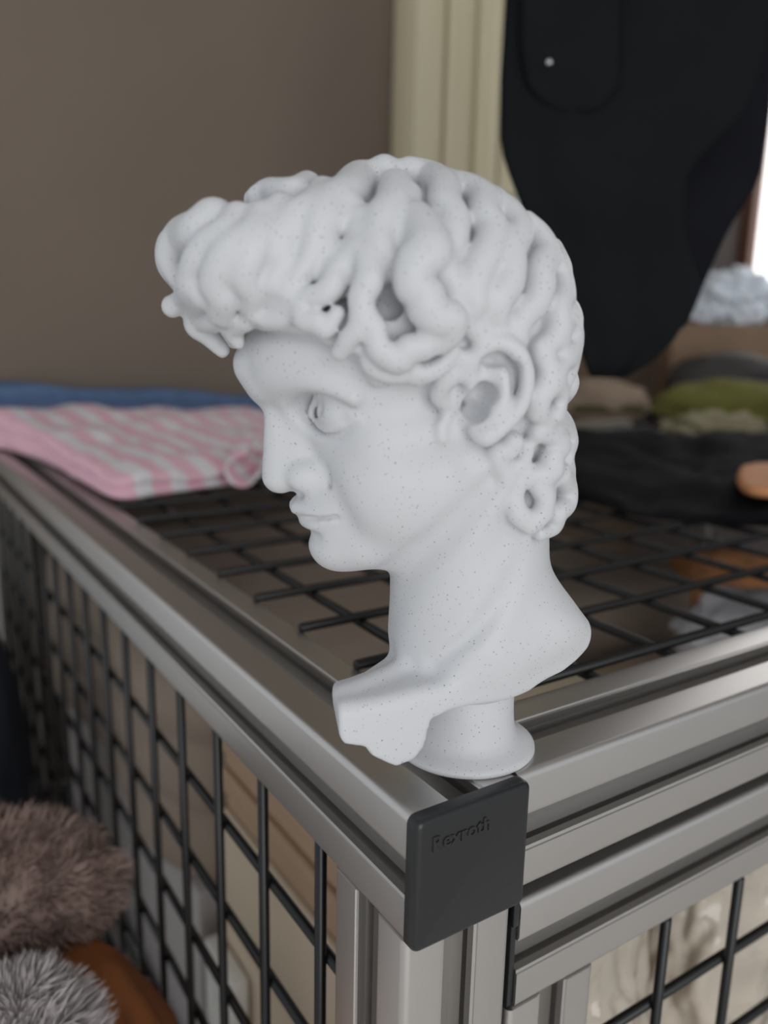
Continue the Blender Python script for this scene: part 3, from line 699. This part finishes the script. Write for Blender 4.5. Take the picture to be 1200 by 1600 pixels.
def spin(VF, c, deg):
    a = math.radians(deg); ca, sa = math.cos(a), math.sin(a)
    return [(c[0]+ca*(p[0]-c[0])-sa*(p[1]-c[1]), c[1]+sa*(p[0]-c[0])+ca*(p[1]-c[1]), p[2]) for p in VF[0]], VF[1]
def clutter():
    def T(n, VF, m, lab, cat): return tag(normals(build(n, VF[0], VF[1], m)), lab, cat)
    o = box('plank', (470, 452, TOPZ), (596, 470, TOPZ+6), mat('grey_beige_plank', (128, 122, 112), .7, 0., .1, 20., stretch=(.1, 1, 1)), None, .8); tag(o, 'narrow grey plank lying on the cage top in front of the beige bundle', 'plank')
    c = (604, 508, 22); r = empty('cloth_bundle', (604, 508, TOPZ)); tag(r, 'rounded beige cloth bundle under the hem of the jacket', 'cloth')
    o = normals(build('bundle', *spin(blob(c, (56, 28, 26), .16, 1.6, 3.1, 4, flat=TOPZ+.1), c, -33), mat('beige_wool', (140, 122, 106), .95, 0., .1, 30., .4, 400.), r)); o.location = -Vector((604, 508, TOPZ))*S
    V, F = slab([(560, 495), (600, 478), (622, 462), (628, 468), (600, 488), (566, 503)], TOPZ+12, lambda x, y: 7., 1, 2., .6)
    o = normals(build('tie_strip', V, F, mat('dark_olive', (66, 64, 34), .9), r)); o.location = -Vector((604, 508, TOPZ))*S; o['label'] = 'dark olive strip across the bundle'
    c = (728, 432, 22); T('olive_cloth', spin(blob(c, (84, 26, 28), .14, 1.3, 8.4, 5, flat=TOPZ+.1), c, -33), mat('olive_green_cotton', (102, 100, 46), .9, 0., .15, 30., .3, 500.), 'olive green cloth heaped on the cage top at the right edge', 'cloth')
    c = (622, 372, 9); T('pale_cloth', spin(blob(c, (46, 20, 15), .34, 2.6, 4.2, 5, flat=TOPZ+.1), c, -33), mat('pale_khaki_fleece', (146, 138, 112), .95, 0., .1, 30., .4, 400.), 'pale khaki crumpled cloth in front of the olive cloth', 'cloth')
    c = (794, 486, 40); T('dark_bag', spin(blob(c, (74, 24, 40), .1, 1.4, 6.6, 5, flat=TOPZ+.1), c, -33), mat('charcoal_nylon', (46, 43, 42), .6, 0., .15, 30., .2, 500.), 'dark bag standing between the olive cloth and the brown box', 'bag')
    o = link('brown_box', boxmesh('brown_box', (-70, -26, 0), (70, 30, 108), 1.5), mat('brown_card', (132, 108, 88), .8, 0., .1, 20.), None, (868, 552, TOPZ+.1), math.radians(-33)); tag(o, 'brown box behind the dark bag, below the white plastic bag', 'box')
    c = (890, 552, 142); T('plastic_bag', spin(blob(c, (50, 24, 38), .42, 2.2, 2.2, 5, flat=TOPZ+108.4), c, -33), mat('white_plastic_film', (214, 222, 232), .25, 0., .03, 20., .3, 200.), 'crumpled white plastic bag below the bright window', 'plastic bag')
clutter()

def interior():
    card = mat('tan_cardboard', (190, 160, 132), .85, 0., .08, 12., .1, 300., (1, .1, 1))
    lite = mat('pale_card', (222, 204, 180), .8, 0., .06, 12., .1, 300., (1, .1, 1))
    z0 = BOT+8.1
    # crate of boards standing just inside the left mesh
    r = empty('slatted_crate', (120, 140, z0)); tag(r, 'tan wooden crate with grooved boards inside the cage behind the left mesh', 'crate')
    def bx(n, a, b, m, bev=1.): 
        o = box(n, a, b, m, r, bev); o.location = -Vector((120, 140, z0))*S; return o
    ya, yb = 78, 217
    bx('crate_body', (49, ya+1, z0), (240, yb-1, -92), card)
    zt = -90
    for h, m, d in ((11, card, 3.5), (8, card, 1.6), (13, card, 3.5), (9, card, 1.2), (62, lite, 3.4), (58, lite, 3.4), (44, card, 3.4)):
        bx('board', (48.9-d, ya, zt-h+1.1), (48.8, yb, zt), m, .8); zt -= h
    for y in range(4): bx('lid_board', (46, ya+y*35, -91.9), (240, ya+33.6+y*35, -88), card if y % 2 else lite, .8)
    o = box('white_panel', (36, 186, z0), (44.2, 222, -203), mat('white_card', (226, 224, 218), .6), None, 1.2); tag(o, 'narrow white panel standing against the crate behind the left mesh', 'panel')
    # clear bag of cream packets behind the door mesh
    film = mat('cream_glossy_film', (206, 194, 178), .16, 0., .12, 14., .5, 60.); film.node_tree.nodes['Principled BSDF'].inputs['Coat Weight'].default_value = .6
    for i, (c, rr, lab) in enumerate((((102, 44, -146), (36, 22, 62), 'cream glossy plastic packet behind the door mesh, nearest the bust'), ((192, 44, -150), (40, 22, 66), 'cream glossy plastic packet behind the door mesh, by the right edge'))):
        V, F = blob(c, rr, .22, 1.8, 1.3+i*2.7, 5); tag(normals(build('plastic_packet', V, F, film)), lab, 'packet', 'packets in the cage')
    V, F = blob((350, 140, -78), (52, 40, 26), .25, 1.8, 9.1, 5); tag(normals(build('plastic_packet', V, F, mat('clear_wrap', (206, 204, 208), .1, 0., .2, 14., .6, 70.))), 'shiny crumpled clear wrap under the cage top mesh at the right', 'packet', 'packets in the cage')
    V, F = blob((490, 262, -96), (52, 34, 28), .2, 1.6, 5.5, 5); tag(normals(build('orange_bundle', V, F, mat('orange_tan_cloth', (186, 128, 84), .8, 0., .1, 20., .3, 200.))), 'orange tan bundle deep under the cage top mesh', 'cloth')
    V, F = slab([(264, 84), (412, 80), (418, 204), (264, 208)], z0, lambda x, y: 212., 3, 3., .5); tag(normals(build('stacked_cushion', V, F, mat('taupe_cushion', (190, 168, 146), .9))), 'stack of taupe cushions filling the front of the cage', 'cushion')
    o = box('storage_box', (40, 240, z0), (420, 560, -192), mat('grey_storage', (176, 170, 168), .6, 0., .04, 8.), None, 3); tag(o, 'pale grey storage box standing at the back inside the cage', 'box')
    V, F = slab([(40, 238), (200, 236), (420, 238), (424, 400), (420, 564), (220, 568), (40, 560), (34, 400)], -191.8, lambda x, y: 118., 3, 6., .6); tag(normals(build('brown_blanket', V, F, mat('taupe_brown_blanket', (152, 137, 124), .95, 0., .06, 30., .4, 400.))), 'taupe brown blanket folded on the storage box under the cage top mesh', 'blanket')
interior()

def coat():
    r = empty('sheepskin_coat', (-60, 170, BOT)); tag(r, 'brown suede garment with fluffy fleece trim heaped beside the cage', 'clothing')
    sue = mat('brown_suede', (128, 74, 34), .95, 0., .22, 12., .3, 600.)
    flm = mat('mauve_fleece', (150, 128, 120), 1., 0., .2, 60.); flw = mat('white_fleece', (190, 182, 182), 1., 0., .12, 60.)
    base = Vector((-60, 170, BOT))
    def put(n, VF, m, lab=None):
        o = normals(build(n, VF[0], VF[1], m, r)); o.location = -base*S
        if lab: o['label'] = lab
        return o
    rnd = random.Random(3)
    def fleece(c, rr, seed, count, ln, m, name, lab):
        V, F = blob(c, rr, .16, 2.2, seed, 5)
        body = put(name, (V, F), m, lab)
        V2 = []; F2 = []
        for _ in range(count):
            d = Vector((rnd.gauss(0, 1), rnd.gauss(0, 1), rnd.gauss(0, 1))).normalized(); k = 1+.16*noise.fractal(d*2.2+Vector((seed, seed*.7, 1)), 1., 2.1, 4)
            p = Vector([c[i]+d[i]*rr[i]*k for i in range(3)]); t = d.cross(Vector((rnd.random()-.5, rnd.random()-.5, rnd.random()-.5))).normalized()
            cl = Vector((nz(p.x, p.y, p.z, .12), nz(p.y, p.z, p.x, .12), nz(p.z, p.x, p.y, .12)))*1.6
            L = ln*rnd.uniform(.6, 1.2); w = rnd.uniform(.35, .7); e = (d+cl*.8+t.cross(d)*rnd.uniform(-.3, .3)).normalized()
            b = len(V2); q1 = p+d*L*.5; q2 = q1+e*L*.6
            V2 += [tuple(p-d*.4-t*w), tuple(p-d*.4+t*w), tuple(q1+t*w*.8), tuple(q1-t*w*.8), tuple(q2)]; F2 += [(b, b+1, b+2, b+3), (b+3, b+2, b+4)]
        h = build('fleece_pile', V2, F2, m, body); h['kind'] = 'stuff'
    # suede body heaped on the floor
    def folds(p):
        a = math.atan2(p[1]-140, p[0]+46); g = (1+.10*max(0, (-200-p[2])/130))*(1+.05*math.sin(5*a+p[2]*.025)+.03*math.sin(11*a-p[2]*.04))
        return (min(-46+(p[0]+46)*g, -1.5), 140+(p[1]-140)*g, p[2])
    put('suede_body', blob((-46, 140, -223), (45, 46, 104), .08, 1.5, 4.4, 5, fn=folds, flat=BOT+.1), sue)
    fleece((-64, 172, -112), (46, 30, 30), 2.7, 9000, 5.5, flm, 'fleece_collar', 'mauve brown fluffy fleece roll')
    fleece((-66, 110, -119), (22, 20, 22), 6.1, 6000, 7, flw, 'fleece_cuff', 'white fluffy fleece patch')
coat()
def navy_bag():
    V, F = blob((-52, 430, -195), (44, 60, 135), .1, 1.4, 7.7, 5, flat=BOT+.1)
    tag(normals(build('duffel_bag', V, F, mat('dark_navy_cloth', (24, 30, 44), .8, 0., .2, 20., .2, 300.))), 'dark navy bag standing beside the far end of the cage side', 'bag')
navy_bag()
